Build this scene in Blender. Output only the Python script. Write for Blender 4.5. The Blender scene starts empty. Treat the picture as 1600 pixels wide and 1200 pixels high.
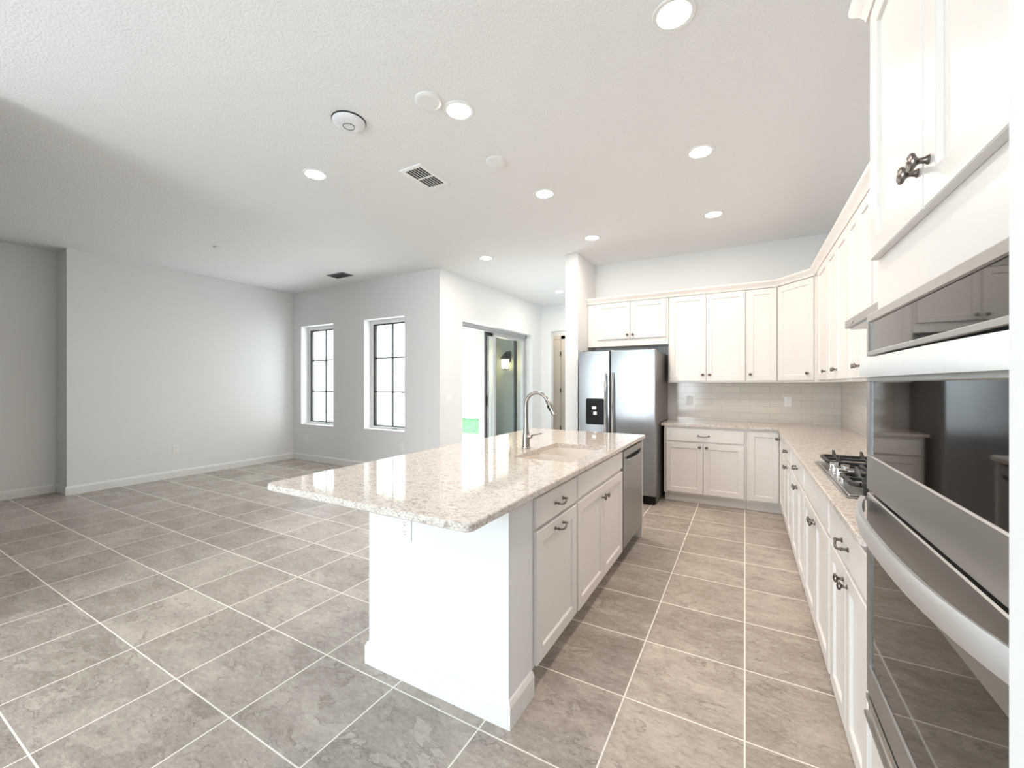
import bpy, bmesh, math, random
from mathutils import Matrix, Vector
random.seed(7)
C = bpy.context.scene.collection
SC = bpy.context.scene
PI = math.pi
H = 3.048                                   # ceiling height

# ------------------------------------------------------------------ camera
cam_d = bpy.data.cameras.new('camera'); cam = bpy.data.objects.new('camera', cam_d); C.objects.link(cam)
F = 648.0                                   # focal length in pixels of a 1600 px wide frame
cam_d.sensor_width = 36.0; cam_d.lens = F / 1600.0 * 36.0
cam.location = (0, 0, 1.371)
cam.rotation_euler = (PI / 2, 0, math.atan(363.7 / F))
cam_d.clip_start = 0.02; cam_d.clip_end = 300
SC.camera = cam

# ------------------------------------------------------------------ world, exposure
W = bpy.data.worlds.new('world'); SC.world = W; W.use_nodes = True
wn = W.node_tree; bgn = wn.nodes['Background']
bgn.inputs[0].default_value = (0.86, 0.93, 1.0, 1); bgn.inputs[1].default_value = 6.0
SC.view_settings.view_transform = 'Standard'; SC.view_settings.look = 'None'
SC.view_settings.gamma = 1.0; SC.view_settings.use_curve_mapping = False
SC.view_settings.exposure = 0.56
cy = SC.cycles
cy.use_denoising = True
cy.max_bounces = 10; cy.diffuse_bounces = 6; cy.glossy_bounces = 5; cy.transmission_bounces = 6; cy.transparent_max_bounces = 12
cy.sample_clamp_indirect = 8.0; cy.caustics_reflective = False; cy.caustics_refractive = False

def area(name, loc, rot, sx, sy, power, col=(1, 1, 1)):
    d = bpy.data.lights.new(name, 'AREA'); d.shape = 'RECTANGLE'; d.size = sx; d.size_y = sy
    d.energy = power; d.color = col
    o = bpy.data.objects.new(name, d); C.objects.link(o); o.location = loc; o.rotation_euler = rot
    return o
# daylight entering through the glazed openings (each sits just outside its glass)
area('daylight_rear', (-2.42, -4.22, 1.25), (PI / 2, 0, 0), 2.1, 2.4, 122, (0.84, 0.92, 1.0))
area('daylight_patio', (-4.35, 6.45, 1.2), (0, -PI / 2, 0), 2.3, 2.3, 35, (0.92, 0.97, 1.0))
area('daylight_window', (-4.95, 5.15, 1.5), (-PI / 2, 0, 0), 0.85, 1.7, 20, (0.92, 0.97, 1.0))
area('daylight_window', (-6.59, 5.15, 1.5), (-PI / 2, 0, 0), 0.85, 1.7, 20, (0.92, 0.97, 1.0))
area('hall_fill', (-3.4, 8.75, H - 0.05), (0, 0, 0), 0.3, 0.3, 9, (1.0, 0.92, 0.82))  # added unseen fill that brightens the hall door
CAN_POWER = 8.0

# ------------------------------------------------------------------ materials
def new_mat(name):
    m = bpy.data.materials.new(name); m.use_nodes = True
    return m, m.node_tree.nodes, m.node_tree.links, m.node_tree.nodes['Principled BSDF']

def mat(name, col, rough=0.5, metal=0.0, spec=0.5, noise=0.0, nscale=30.0, bump=0.0, bscale=200.0, coat=0.0, stretch=None, bdist=0.002):
    m, n, l, b = new_mat(name)
    b.inputs['Base Color'].default_value = (*col, 1); b.inputs['Roughness'].default_value = rough
    b.inputs['Metallic'].default_value = metal; b.inputs['Specular IOR Level'].default_value = spec
    b.inputs['Coat Weight'].default_value = coat
    tc = n.new('ShaderNodeTexCoord')
    src = tc.outputs['Object']
    if stretch:
        mp = n.new('ShaderNodeMapping'); mp.inputs['Scale'].default_value = stretch
        l.new(src, mp.inputs[0]); src = mp.outputs[0]
    if noise:
        t = n.new('ShaderNodeTexNoise'); t.inputs['Scale'].default_value = nscale; t.inputs['Detail'].default_value = 4
        l.new(src, t.inputs['Vector'])
        mx = n.new('ShaderNodeMix'); mx.data_type = 'RGBA'
        mx.inputs['A'].default_value = (*[c * (1 - noise) for c in col], 1)
        mx.inputs['B'].default_value = (*[min(1, c * (1 + noise)) for c in col], 1)
        mr = n.new('ShaderNodeMapRange'); mr.inputs['From Min'].default_value = 0.36; mr.inputs['From Max'].default_value = 0.64
        l.new(t.outputs['Fac'], mr.inputs['Value']); l.new(mr.outputs[0], mx.inputs['Factor']); l.new(mx.outputs['Result'], b.inputs['Base Color'])
    if bump:
        t = n.new('ShaderNodeTexNoise'); t.inputs['Scale'].default_value = bscale; t.inputs['Detail'].default_value = 3
        l.new(src, t.inputs['Vector'])
        bp = n.new('ShaderNodeBump'); bp.inputs['Strength'].default_value = bump; bp.inputs['Distance'].default_value = bdist
        l.new(t.outputs['Fac'], bp.inputs['Height']); l.new(bp.outputs['Normal'], b.inputs['Normal'])
    return m

def emit(name, col, s):
    m, n, l, b = new_mat(name)
    b.inputs['Base Color'].default_value = (*col, 1)
    b.inputs['Emission Color'].default_value = (*col, 1); b.inputs['Emission Strength'].default_value = s
    return m

def glass_mat(name, tint=(1, 1, 1), refl=1.0):
    m, n, l, b = new_mat(name); n.remove(b)
    tr = n.new('ShaderNodeBsdfTransparent'); tr.inputs[0].default_value = (*tint, 1)
    gl = n.new('ShaderNodeBsdfGlossy'); gl.inputs['Roughness'].default_value = 0.02
    fr = n.new('ShaderNodeFresnel'); fr.inputs[0].default_value = 1.45
    mx = n.new('ShaderNodeMixShader')
    mu = n.new('ShaderNodeMath'); mu.operation = 'MULTIPLY'; mu.inputs[1].default_value = refl
    ge = n.new('ShaderNodeNewGeometry'); iv = n.new('ShaderNodeMath'); iv.operation = 'SUBTRACT'; iv.inputs[0].default_value = 1.0
    l.new(ge.outputs['Backfacing'], iv.inputs[1])
    mv = n.new('ShaderNodeMath'); mv.operation = 'MULTIPLY'
    l.new(fr.outputs[0], mu.inputs[0]); l.new(mu.outputs[0], mv.inputs[0]); l.new(iv.outputs[0], mv.inputs[1]); l.new(mv.outputs[0], mx.inputs[0])
    l.new(tr.outputs[0], mx.inputs[1]); l.new(gl.outputs[0], mx.inputs[2])
    l.new(mx.outputs[0], n['Material Output'].inputs[0])
    return m

TW, TH, TX0, TY0 = 0.4615, 0.4545, 0.0, 0.917
def floor_mat():
    m, n, l, b = new_mat('slate_floor_tile')
    tc = n.new('ShaderNodeTexCoord'); sp = n.new('ShaderNodeSeparateXYZ'); l.new(tc.outputs['Object'], sp.inputs[0])
    def mth(op, a, bb=None, cc=None):
        q = n.new('ShaderNodeMath'); q.operation = op
        for i, v in enumerate((a, bb, cc)):
            if v is None: continue
            if isinstance(v, (int, float)): q.inputs[i].default_value = v
            else: l.new(v, q.inputs[i])
        return q.outputs[0]
    ids, masks = [], []
    for ax, s, o in (('X', TW, TX0), ('Y', TH, TY0)):
        u = mth('DIVIDE', mth('SUBTRACT', sp.outputs[ax], o), s)
        ids.append(mth('FLOOR', u))
        d = mth('ABSOLUTE', mth('SUBTRACT', mth('FRACT', u), 0.5))
        masks.append(mth('GREATER_THAN', d, 0.5 - 0.0032 / s))
    grout = mth('MAXIMUM', *masks)
    cb = n.new('ShaderNodeCombineXYZ'); l.new(ids[0], cb.inputs[0]); l.new(ids[1], cb.inputs[1])
    wnz = n.new('ShaderNodeTexWhiteNoise'); wnz.noise_dimensions = '3D'; l.new(cb.outputs[0], wnz.inputs['Vector'])
    vm = n.new('ShaderNodeVectorMath'); vm.operation = 'MULTIPLY_ADD'
    l.new(wnz.outputs['Color'], vm.inputs[0]); vm.inputs[1].default_value = (37, 37, 37); l.new(tc.outputs['Object'], vm.inputs[2])
    mp = n.new('ShaderNodeMapping'); mp.inputs['Scale'].default_value = (1.0, 1.9, 1.0); mp.inputs['Rotation'].default_value = (0, 0, 0.3)
    l.new(vm.outputs[0], mp.inputs[0])
    def nz(scale, detail, dist, rough=0.6):
        t = n.new('ShaderNodeTexNoise'); t.inputs['Scale'].default_value = scale; t.inputs['Detail'].default_value = detail
        t.inputs['Distortion'].default_value = dist; t.inputs['Roughness'].default_value = rough
        l.new(mp.outputs[0], t.inputs['Vector']); return t.outputs['Fac']
    a = nz(3.0, 12, 0.3, 0.68); c2 = nz(30, 10, 0.2, 0.75); c3 = nz(130, 4, 0.0, 0.7)
    # slate cleft ledges: quantised noise, each ledge with its own tone and a broken dark rim
    st = nz(2.1, 11, 0.35, 0.60)
    q = mth('MULTIPLY', st, 9.0); qf = mth('FLOOR', q)
    wq = n.new('ShaderNodeTexWhiteNoise'); wq.noise_dimensions = '4D'; l.new(cb.outputs[0], wq.inputs['Vector']); l.new(qf, wq.inputs['W'])
    rim = mth('SUBTRACT', 1.0, mth('MINIMUM', mth('MULTIPLY', mth('FRACT', q), 6.0), 1.0))
    brk = n.new('ShaderNodeMapRange'); l.new(nz(5.0, 6, 0.2, 0.6), brk.inputs['Value'])
    brk.inputs['From Min'].default_value = 0.44; brk.inputs['From Max'].default_value = 0.54
    edge = mth('MULTIPLY', rim, brk.outputs[0])
    h1 = mth('MULTIPLY_ADD', wq.outputs['Value'], 0.20, mth('MULTIPLY', a, 1.0))
    h2 = mth('MULTIPLY_ADD', c3, 0.42, mth('MULTIPLY_ADD', c2, 0.95, h1))
    tone = mth('MULTIPLY_ADD', wnz.outputs['Value'], 0.16, mth('SUBTRACT', h2, 0.86))
    cr = n.new('ShaderNodeValToRGB'); l.new(tone, cr.inputs[0])
    e = cr.color_ramp.elements
    e[0].position = 0.15; e[0].color = (0.27, 0.227, 0.193, 1)
    e[1].position = 0.95; e[1].color = (0.66, 0.588, 0.522, 1)
    k = cr.color_ramp.elements.new(0.50); k.color = (0.445, 0.386, 0.337, 1)
    mxe = n.new('ShaderNodeMix'); mxe.data_type = 'RGBA'; mxe.inputs['B'].default_value = (0.20, 0.17, 0.145, 1)
    l.new(mth('MULTIPLY', edge, 0.7), mxe.inputs['Factor']); l.new(cr.outputs[0], mxe.inputs['A'])
    mx = n.new('ShaderNodeMix'); mx.data_type = 'RGBA'; mx.inputs['B'].default_value = (0.88, 0.84, 0.78, 1)
    l.new(grout, mx.inputs['Factor']); l.new(mxe.outputs['Result'], mx.inputs['A'])
    l.new(mx.outputs['Result'], b.inputs['Base Color'])
    h2 = mth('SUBTRACT', h2, mth('MULTIPLY', edge, 0.5))
    rg = mth('MULTIPLY_ADD', grout, 0.4, mth('MULTIPLY_ADD', c2, 0.22, 0.13))
    l.new(rg, b.inputs['Roughness'])
    hh = mth('MULTIPLY', h2, mth('SUBTRACT', 1.0, grout))
    bp = n.new('ShaderNodeBump'); bp.inputs['Strength'].default_value = 0.5; bp.inputs['Distance'].default_value = 0.008
    l.new(hh, bp.inputs['Height']); l.new(bp.outputs['Normal'], b.inputs['Normal'])
    b.inputs['Specular IOR Level'].default_value = 0.55
    return m

def granite_mat():
    m, n, l, b = new_mat('beige_flecked_stone')
    tc = n.new('ShaderNodeTexCoord')
    mp = n.new('ShaderNodeMapping'); mp.inputs['Rotation'].default_value = (0.2, 0.3, 0.5); mp.inputs['Scale'].default_value = (1.0, 1.7, 1.7)
    l.new(tc.outputs['Object'], mp.inputs[0])
    def nz(scale, detail, dist):
        t = n.new('ShaderNodeTexNoise'); t.inputs['Scale'].default_value = scale; t.inputs['Detail'].default_value = detail
        t.inputs['Distortion'].default_value = dist; l.new(mp.outputs[0], t.inputs['Vector']); return t.outputs['Fac']
    cr = n.new('ShaderNodeValToRGB'); l.new(nz(38, 5, 1.4), cr.inputs[0])
    e = cr.color_ramp.elements
    e[0].position = 0.32; e[0].color = (0.40, 0.35, 0.32, 1)
    e[1].position = 0.60; e[1].color = (0.70, 0.65, 0.61, 1)
    k = e.new(0.45); k.color = (0.60, 0.54, 0.495, 1)
    k = e.new(0.52); k.color = (0.72, 0.67, 0.625, 1)
    cr2 = n.new('ShaderNodeValToRGB'); l.new(nz(110, 3, 0.5), cr2.inputs[0])
    cr2.color_ramp.elements[0].position = 0.30; cr2.color_ramp.elements[0].color = (0.62, 0.59, 0.56, 1)
    cr2.color_ramp.elements[1].position = 0.50; cr2.color_ramp.elements[1].color = (1, 1, 1, 1)
    mx = n.new('ShaderNodeMix'); mx.data_type = 'RGBA'; mx.blend_type = 'MULTIPLY'; mx.inputs['Factor'].default_value = 1
    l.new(cr.outputs[0], mx.inputs['A']); l.new(cr2.outputs[0], mx.inputs['B'])
    l.new(mx.outputs['Result'], b.inputs['Base Color'])
    b.inputs['Roughness'].default_value = 0.06; b.inputs['Specular IOR Level'].default_value = 0.6
    return m

def subway_mat():
    m, n, l, b = new_mat('glossy_subway_tile')
    tc = n.new('ShaderNodeTexCoord'); sp = n.new('ShaderNodeSeparateXYZ'); l.new(tc.outputs['Object'], sp.inputs[0])
    ad = n.new('ShaderNodeMath'); ad.operation = 'ADD'; l.new(sp.outputs[0], ad.inputs[0]); l.new(sp.outputs[1], ad.inputs[1])
    cb = n.new('ShaderNodeCombineXYZ'); l.new(ad.outputs[0], cb.inputs[0]); l.new(sp.outputs[2], cb.inputs[1])
    br = n.new('ShaderNodeTexBrick'); l.new(cb.outputs[0], br.inputs['Vector'])
    br.inputs['Scale'].default_value = 1.0; br.inputs['Brick Width'].default_value = 0.305; br.inputs['Row Height'].default_value = 0.079
    br.inputs['Mortar Size'].default_value = 0.0018; br.inputs['Mortar Smooth'].default_value = 0.3
    br.offset = 0.36; br.offset_frequency = 2
    br.inputs['Color1'].default_value = (0.74, 0.69, 0.63, 1); br.inputs['Color2'].default_value = (0.68, 0.635, 0.58, 1)
    br.inputs['Mortar'].default_value = (0.56, 0.51, 0.46, 1)
    l.new(br.outputs['Color'], b.inputs['Base Color'])
    b.inputs['Roughness'].default_value = 0.12
    bp = n.new('ShaderNodeBump'); bp.invert = True; bp.inputs['Strength'].default_value = 0.5; bp.inputs['Distance'].default_value = 0.002
    l.new(br.outputs['Fac'], bp.inputs['Height']); l.new(bp.outputs['Normal'], b.inputs['Normal'])
    return m

M = {}
M['floor'] = floor_mat()
M['granite'] = granite_mat()
M['subway'] = subway_mat()
M['wall'] = mat('painted_wall', (0.795, 0.805, 0.81), 0.75, bump=0.12, bscale=160, spec=0.3)
M['ceiling'] = mat('textured_ceiling', (0.86, 0.87, 0.885), 0.85, bump=0.7, bscale=95, spec=0.2, bdist=0.006)
M['trim'] = mat('white_trim_paint', (0.81, 0.815, 0.815), 0.4, noise=0.01)
M['cab'] = mat('cream_white_cabinet_paint', (0.775, 0.745, 0.72), 0.30, noise=0.008, nscale=8)
M['cabin'] = mat('cabinet_underside', (0.80, 0.77, 0.73), 0.5, noise=0.02)
M['toe'] = mat('toe_kick_paint', (0.72, 0.69, 0.65), 0.5, noise=0.02)
M['steel'] = mat('brushed_stainless', (0.40, 0.395, 0.39), 0.36, 1.0, bump=0.05, bscale=60, stretch=(1, 1, 40))
M['satin'] = mat('satin_stainless', (0.86, 0.87, 0.88), 0.40, 1.0, noise=0.01)
M['fridge_steel'] = mat('horizontally_brushed_stainless', (0.35, 0.35, 0.355), 0.30, 1.0, noise=0.02)
fb = M['fridge_steel'].node_tree.nodes['Principled BSDF']; fb.inputs['Anisotropic'].default_value = 0.85
M['steel_h'] = mat('polished_stainless', (0.74, 0.74, 0.75), 0.13, 1.0, noise=0.02)
M['steel_d'] = mat('dark_stainless', (0.42, 0.41, 0.40), 0.3, 1.0, noise=0.03)
M['nickel'] = mat('brushed_nickel', (0.33, 0.305, 0.28), 0.27, 1.0, noise=0.04)
M['pewter'] = mat('antique_pewter', (0.20, 0.175, 0.16), 0.28, 1.0, noise=0.15, nscale=90)
M['blackglass'] = mat('black_oven_glass', (0.010, 0.008, 0.007), 0.03, spec=0.5, noise=0.05)
M['black'] = mat('black_plastic', (0.008, 0.008, 0.008), 0.35, spec=0.15, noise=0.1)
M['iron'] = mat('cast_iron', (0.02, 0.02, 0.02), 0.5, bump=0.2, bscale=400)
M['greyside'] = mat('fridge_side_paint', (0.12, 0.115, 0.11), 0.32, noise=0.03)
M['sink'] = mat('cream_sink_composite', (0.74, 0.69, 0.64), 0.3, noise=0.01)
M['plastic'] = mat('white_plastic', (0.87, 0.87, 0.87), 0.35, noise=0.01)
M['slot'] = mat('dark_slot', (0.03, 0.03, 0.03), 0.6, noise=0.05)
M['bronze'] = mat('dark_bronze_frame', (0.035, 0.035, 0.036), 0.4, noise=0.05)
M['alum'] = mat('white_aluminium_frame', (0.46, 0.47, 0.48), 0.35, noise=0.01)
M['glass'] = glass_mat('clear_glass', (0.97, 0.99, 0.985))
M['glass_grey'] = glass_mat('slightly_grey_glass', (0.80, 0.84, 0.83))
M['hoodlens'] = emit('hood_lamp_lens', (1, 0.97, 0.92), 6.0)
M['can'] = emit('downlight_lens', (1.0, 0.94, 0.86), 14.0)
M['lantern_glow'] = emit('lantern_glow', (1.0, 0.80, 0.45), 9.0)
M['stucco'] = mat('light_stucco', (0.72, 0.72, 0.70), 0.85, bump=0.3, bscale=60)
M['stucco_shade'] = mat('shaded_grey_stucco', (0.42, 0.425, 0.41), 0.85, bump=0.3, bscale=60)  # darker copy of the stucco, patio shade put into its colour
M['concrete'] = mat('patio_concrete', (0.55, 0.53, 0.50), 0.8, noise=0.08, nscale=5)
M['washout'] = mat('pale_lawn_washout', (0.74, 0.73, 0.70), 0.8, noise=0.05, nscale=3)  # washed-out brightness of the lawn put into the colour
M['grass'] = mat('lawn', (0.032, 0.14, 0.036), 0.9, noise=1.0, nscale=7, bump=0.8, bscale=30)
M['roof'] = mat('roof_tile', (0.70, 0.80, 0.82), 0.8, noise=0.1, nscale=4)
M['doorpaint'] = mat('hall_door_paint', (0.70, 0.645, 0.575), 0.45, noise=0.01)
M['ventdark'] = mat('vent_inside', (0.02, 0.02, 0.022), 0.8, noise=0.1)
M['ventgrey'] = mat('grey_vent_metal', (0.13, 0.13, 0.13), 0.5, noise=0.05)
M['apdome'] = mat('cool_white_plastic', (0.80, 0.81, 0.86), 0.35, noise=0.01)

# ------------------------------------------------------------------ mesh helpers
class MB:
    def __init__(self, xf=None):
        self.bm = bmesh.new(); self.xf = xf
    def _v(self, p):
        return self.bm.verts.new(p)
    def box(self, x0, x1, y0, y1, z0, z1, bev=0.0, seg=1, xf=None):
        b = bmesh.new()
        vs = [b.verts.new((x, y, z)) for z in (z0, z1) for y in (y0, y1) for x in (x0, x1)]
        for f in ((0, 2, 3, 1), (4, 5, 7, 6), (0, 1, 5, 4), (2, 6, 7, 3), (0, 4, 6, 2), (1, 3, 7, 5)):
            b.faces.new([vs[i] for i in f])
        if bev:
            bmesh.ops.bevel(b, geom=list(b.edges), offset=bev, segments=seg, affect='EDGES', profile=0.5)
        self.merge(b, xf); return self
    def merge(self, b, xf=None):
        if xf is not None: bmesh.ops.transform(b, matrix=xf, verts=b.verts)
        me = bpy.data.meshes.new('tmp'); b.to_mesh(me); b.free()
        self.bm.from_mesh(me); bpy.data.meshes.remove(me)
    def rings(self, rings, cap0=True, cap1=True, closed=True):
        b = bmesh.new(); R = [[b.verts.new(p) for p in r] for r in rings]
        for a, c in zip(R[:-1], R[1:]):
            k = len(a)
            for i in range(k if closed else k - 1):
                j = (i + 1) % k
                try: b.faces.new((a[i], a[j], c[j], c[i]))
                except ValueError: pass
        if cap0: b.faces.new(list(reversed(R[0])))
        if cap1: b.faces.new(R[-1])
        bmesh.ops.recalc_face_normals(b, faces=b.faces)
        self.merge(b); return self
    def tube(self, pts, rad, seg=12, cap=True):
        pts = [Vector(p) for p in pts]; rings = []
        n = len(pts); up = None
        for i, p in enumerate(pts):
            t = (pts[min(i + 1, n - 1)] - pts[max(i - 1, 0)]).normalized()
            if up is None:
                up = Vector((0, 0, 1)) if abs(t.z) < 0.9 else Vector((1, 0, 0))
            u = (up - t * up.dot(t)).normalized(); v = t.cross(u); up = u
            r = rad[i] if isinstance(rad, (list, tuple)) else rad
            rings.append([tuple(p + u * (r * math.cos(2 * PI * k / seg)) + v * (r * math.sin(2 * PI * k / seg))) for k in range(seg)])
        return self.rings(rings, cap, cap)
    def lathe(self, prof, center=(0, 0, 0), axis='Z', seg=28, cap0=True, cap1=True):
        """prof: (radius, height along the axis)"""
        rings = []
        cx, cyy, cz = center
        for r, h in prof:
            ring = []
            for k in range(seg):
                a = 2 * PI * k / seg; c, s = r * math.cos(a), r * math.sin(a)
                if axis == 'Z': ring.append((cx + c, cyy + s, cz + h))
                elif axis == '-Y': ring.append((cx + c, cyy - h, cz + s))
                elif axis == 'X': ring.append((cx + h, cyy + c, cz + s))
            rings.append(ring)
        return self.rings(rings, cap0, cap1)
    def prism(self, poly, z0, z1, ch=0.0):
        if ch:
            def inset(p, d):
                out = []; k = len(p)
                for i in range(k):
                    a, b_, c_ = Vector(p[i - 1]), Vector(p[i]), Vector(p[(i + 1) % k])
                    e1 = (b_ - a).normalized(); e2 = (c_ - b_).normalized()
                    n1 = Vector((-e1.y, e1.x)); n2 = Vector((-e2.y, e2.x))
                    mm = (n1 + n2); mm = mm / max(0.3, (1 + n1.dot(n2)))
                    out.append(tuple(b_ + mm * d))
                return out
            pi = inset(poly, ch)
            R = [[(*p, z0) for p in pi], [(*p, z0 + ch) for p in poly], [(*p, z1 - ch) for p in poly], [(*p, z1) for p in pi]]
        else:
            R = [[(*p, z0) for p in poly], [(*p, z1) for p in poly]]
        return self.rings(R)
    def plate_hole(self, outer, hole, z0, z1, ch=0.003):
        b = bmesh.new()
        for z, zz in ((z1, z1 - ch), (z0, z0 + ch)):
            pass
        def loop(p, z): return [b.verts.new((*q, z)) for q in p]
        def edges(vs): return [b.edges.new((vs[i], vs[(i + 1) % len(vs)])) for i in range(len(vs))]
        k = len(outer)
        def inset(p, d):
            out = []
            for i in range(len(p)):
                a, b_, c_ = Vector(p[i - 1]), Vector(p[i]), Vector(p[(i + 1) % len(p)])
                e1 = (b_ - a).normalized(); e2 = (c_ - b_).normalized()
                n1 = Vector((-e1.y, e1.x)); n2 = Vector((-e2.y, e2.x))
                mm = (n1 + n2) / max(0.3, (1 + n1.dot(n2)))
                out.append(tuple(b_ + mm * d))
            return out
        pin = inset(outer, ch)
        ot, o1, o2, ob = loop(pin, z1), loop(outer, z1 - ch), loop(outer, z0 + ch), loop(pin, z0)
        ht, hb = loop(hole, z1), loop(hole, z0)
        for A, B in ((ot, o1), (o1, o2), (o2, ob), (ht, hb)):
            for i in range(len(A)):
                j = (i + 1) % len(A); b.faces.new((A[i], A[j], B[j], B[i]))
        for O, Hh in ((ot, ht), (ob, hb)):
            es = [b.edges.get((O[i], O[(i + 1) % len(O)])) for i in range(len(O))] + [b.edges.get((Hh[i], Hh[(i + 1) % len(Hh)])) for i in range(len(Hh))]
            bmesh.ops.triangle_fill(b, edges=es, use_beauty=True)
        bmesh.ops.recalc_face_normals(b, faces=b.faces)
        self.merge(b); return self
    def sweep(self, prof, path):
        """prof: (outward, z) swept along an XY path; outward is the right-hand side of travel"""
        k = len(path); rings = []
        P = [Vector(p) for p in path]
        for i in range(k):
            d1 = (P[i] - P[i - 1]).normalized() if i else (P[1] - P[0]).normalized()
            d2 = (P[i + 1] - P[i]).normalized() if i < k - 1 else d1
            n1 = Vector((d1.y, -d1.x)); n2 = Vector((d2.y, -d2.x))
            mm = (n1 + n2) / (1 + n1.dot(n2))
            rings.append([(P[i].x + mm.x * o, P[i].y + mm.y * o, z) for o, z in prof])
        return self.rings(rings)
    def build(self, name, material, parent=None, smooth=True, angle=35, label=None):
        if self.xf is not None: bmesh.ops.transform(self.bm, matrix=self.xf, verts=self.bm.verts)
        me = bpy.data.meshes.new(name); self.bm.to_mesh(me); self.bm.free()
        me.materials.append(material)
        if smooth:
            for p in me.polygons: p.use_smooth = True
            me.set_sharp_from_angle(angle=math.radians(angle))
        o = bpy.data.objects.new(name, me); C.objects.link(o)
        if parent is not None: o.parent = parent
        if label: o['label'] = label
        return o

def tag(o, label, cat, group=None):
    o['label'] = label; o['category'] = cat
    if group: o['group'] = group
    return o
def thing(name, label, cat, loc=(0, 0, 0), rz=0.0, group=None):
    o = bpy.data.objects.new(name, None); C.objects.link(o)
    o.location = loc; o.rotation_euler = (0, 0, rz); o.empty_display_size = 0.1
    return tag(o, label, cat, group)
def struct(name, mb, m):
    o = mb.build(name, m, None, smooth=False); o['kind'] = 'structure'; return o
def dup(root, loc, rz=None, label=None):
    r = root.copy(); C.objects.link(r); r.location = loc
    if rz is not None: r.rotation_euler = (0, 0, rz)
    if label: r['label'] = label
    for ch in list(root.children):
        c = ch.copy(); C.objects.link(c); c.parent = r
        for g in ch.children:
            d = g.copy(); C.objects.link(d); d.parent = c
    return r

def rrect(x0, x1, y0, y1, r, seg=5):
    p = []
    for cx, cyy, a0 in ((x1 - r, y1 - r, 0), (x0 + r, y1 - r, PI / 2), (x0 + r, y0 + r, PI), (x1 - r, y0 + r, 1.5 * PI)):
        for k in range(seg + 1):
            a = a0 + PI / 2 * k / seg
            p.append((cx + r * math.cos(a), cyy + r * math.sin(a)))
    return p

# ------------------------------------------------------------------ room shell
struct('floor', MB().box(-7.75, 1.05, -4.12, 9.45, -0.1, 0.0), M['floor'])
struct('ceiling', MB().box(-7.75, 1.05, -4.12, 9.45, H, H + 0.12), M['ceiling'])
struct('wall_left', MB().box(-7.75, -7.28, 1.77, 4.95, 0, H), M['wall'])
struct('wall_left_near', MB().box(-7.75, -7.63, -4.12, 1.77, 0, H), M['wall'])
# far wall of the living area with two window openings
WIN = [(-7.035, -6.155), (-5.392, -4.513)]; WZ0, WZ1 = 0.635, 2.412
mb = MB()
xs = [-7.28, WIN[0][0], WIN[0][1], WIN[1][0], WIN[1][1], -4.08]
for i in range(0, 6, 2): mb.box(xs[i], xs[i + 1], 4.70, 4.95, 0, H)
for a, b in WIN:
    mb.box(a, b, 4.70, 4.95, 0, WZ0); mb.box(a, b, 4.70, 4.95, WZ1, H)
struct('wall_far', mb, M['wall'])
# patio wall with the sliding door opening
DY0, DY1, DZ = 5.25, 7.68, 2.375
mb = MB(); mb.box(-4.08, -3.83, 4.70, DY0, 0, H); mb.box(-4.08, -3.83, DY1, 8.24, 0, H); mb.box(-4.08, -3.83, DY0, DY1, DZ, H)
struct('wall_patio', mb, M['wall'])
# end wall with a cased opening into the hall
mb = MB(); mb.box(-3.83, -3.605, 8.12, 8.24, 0, H); mb.box(-2.68, -2.03, 8.12, 8.24, 0, H); mb.box(-3.605, -2.68, 8.12, 8.24, 2.49, H)
struct('wall_end', mb, M['wall'])
struct('wall_hall', MB().box(-5.0, -1.86, 9.30, 9.42, 0, H).box(-5.0, -4.9, 8.40, 9.30, 0, H).box(-1.98, -1.86, 8.24, 9.30, 0, H), M['wall'])
struct('wall_stub', MB().box(-2.03, -1.86, 5.03, 8.24, 0, H), M['wall'])
struct('wall_back', MB().box(-1.86, 1.05, 5.745, 5.865, 0, H), M['wall'])
struct('wall_right', MB().box(0.93, 1.05, 0.622, 5.745, 0, H), M['wall'])
struct('wall_right_near', MB().box(0.237, 1.05, -4.0, 0.622, 0, H), M['wall'])
mb = MB(); mb.box(-7.63, -3.47, -4.12, -4.0, 0, H); mb.box(-1.37, 1.05, -4.12, -4.0, 0, H); mb.box(-3.47, -1.37, -4.12, -4.0, 2.45, H)
struct('wall_front', mb, M['wall'])
struct('wall_divider', MB().box(-3.87, -3.75, -4.0, 0.55, 0, H), M['wall'])

BB = [(0, 0), (0.015, 0), (0.015, 0.085), (0.010, 0.098), (0.006, 0.105), (0, 0.108)]
def baseboard(name, *paths):
    mb = MB()
    for p in paths: mb.sweep(BB, p)
    struct(name, mb, M['trim'])
baseboard('baseboard_left', [(-7.63, -3.9), (-7.63, 1.77), (-7.28, 1.77), (-7.28, 4.70)])
baseboard('baseboard_far', [(-7.265, 4.70), (-3.83, 4.70), (-3.83, 5.22)])
baseboard('baseboard_end', [(-3.83, 7.70), (-3.83, 8.12), (-3.61, 8.12)])
baseboard('baseboard_stub', [(-2.03, 8.1), (-2.03, 5.03), (-1.86, 5.03), (-1.86, 5.7)])

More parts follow.
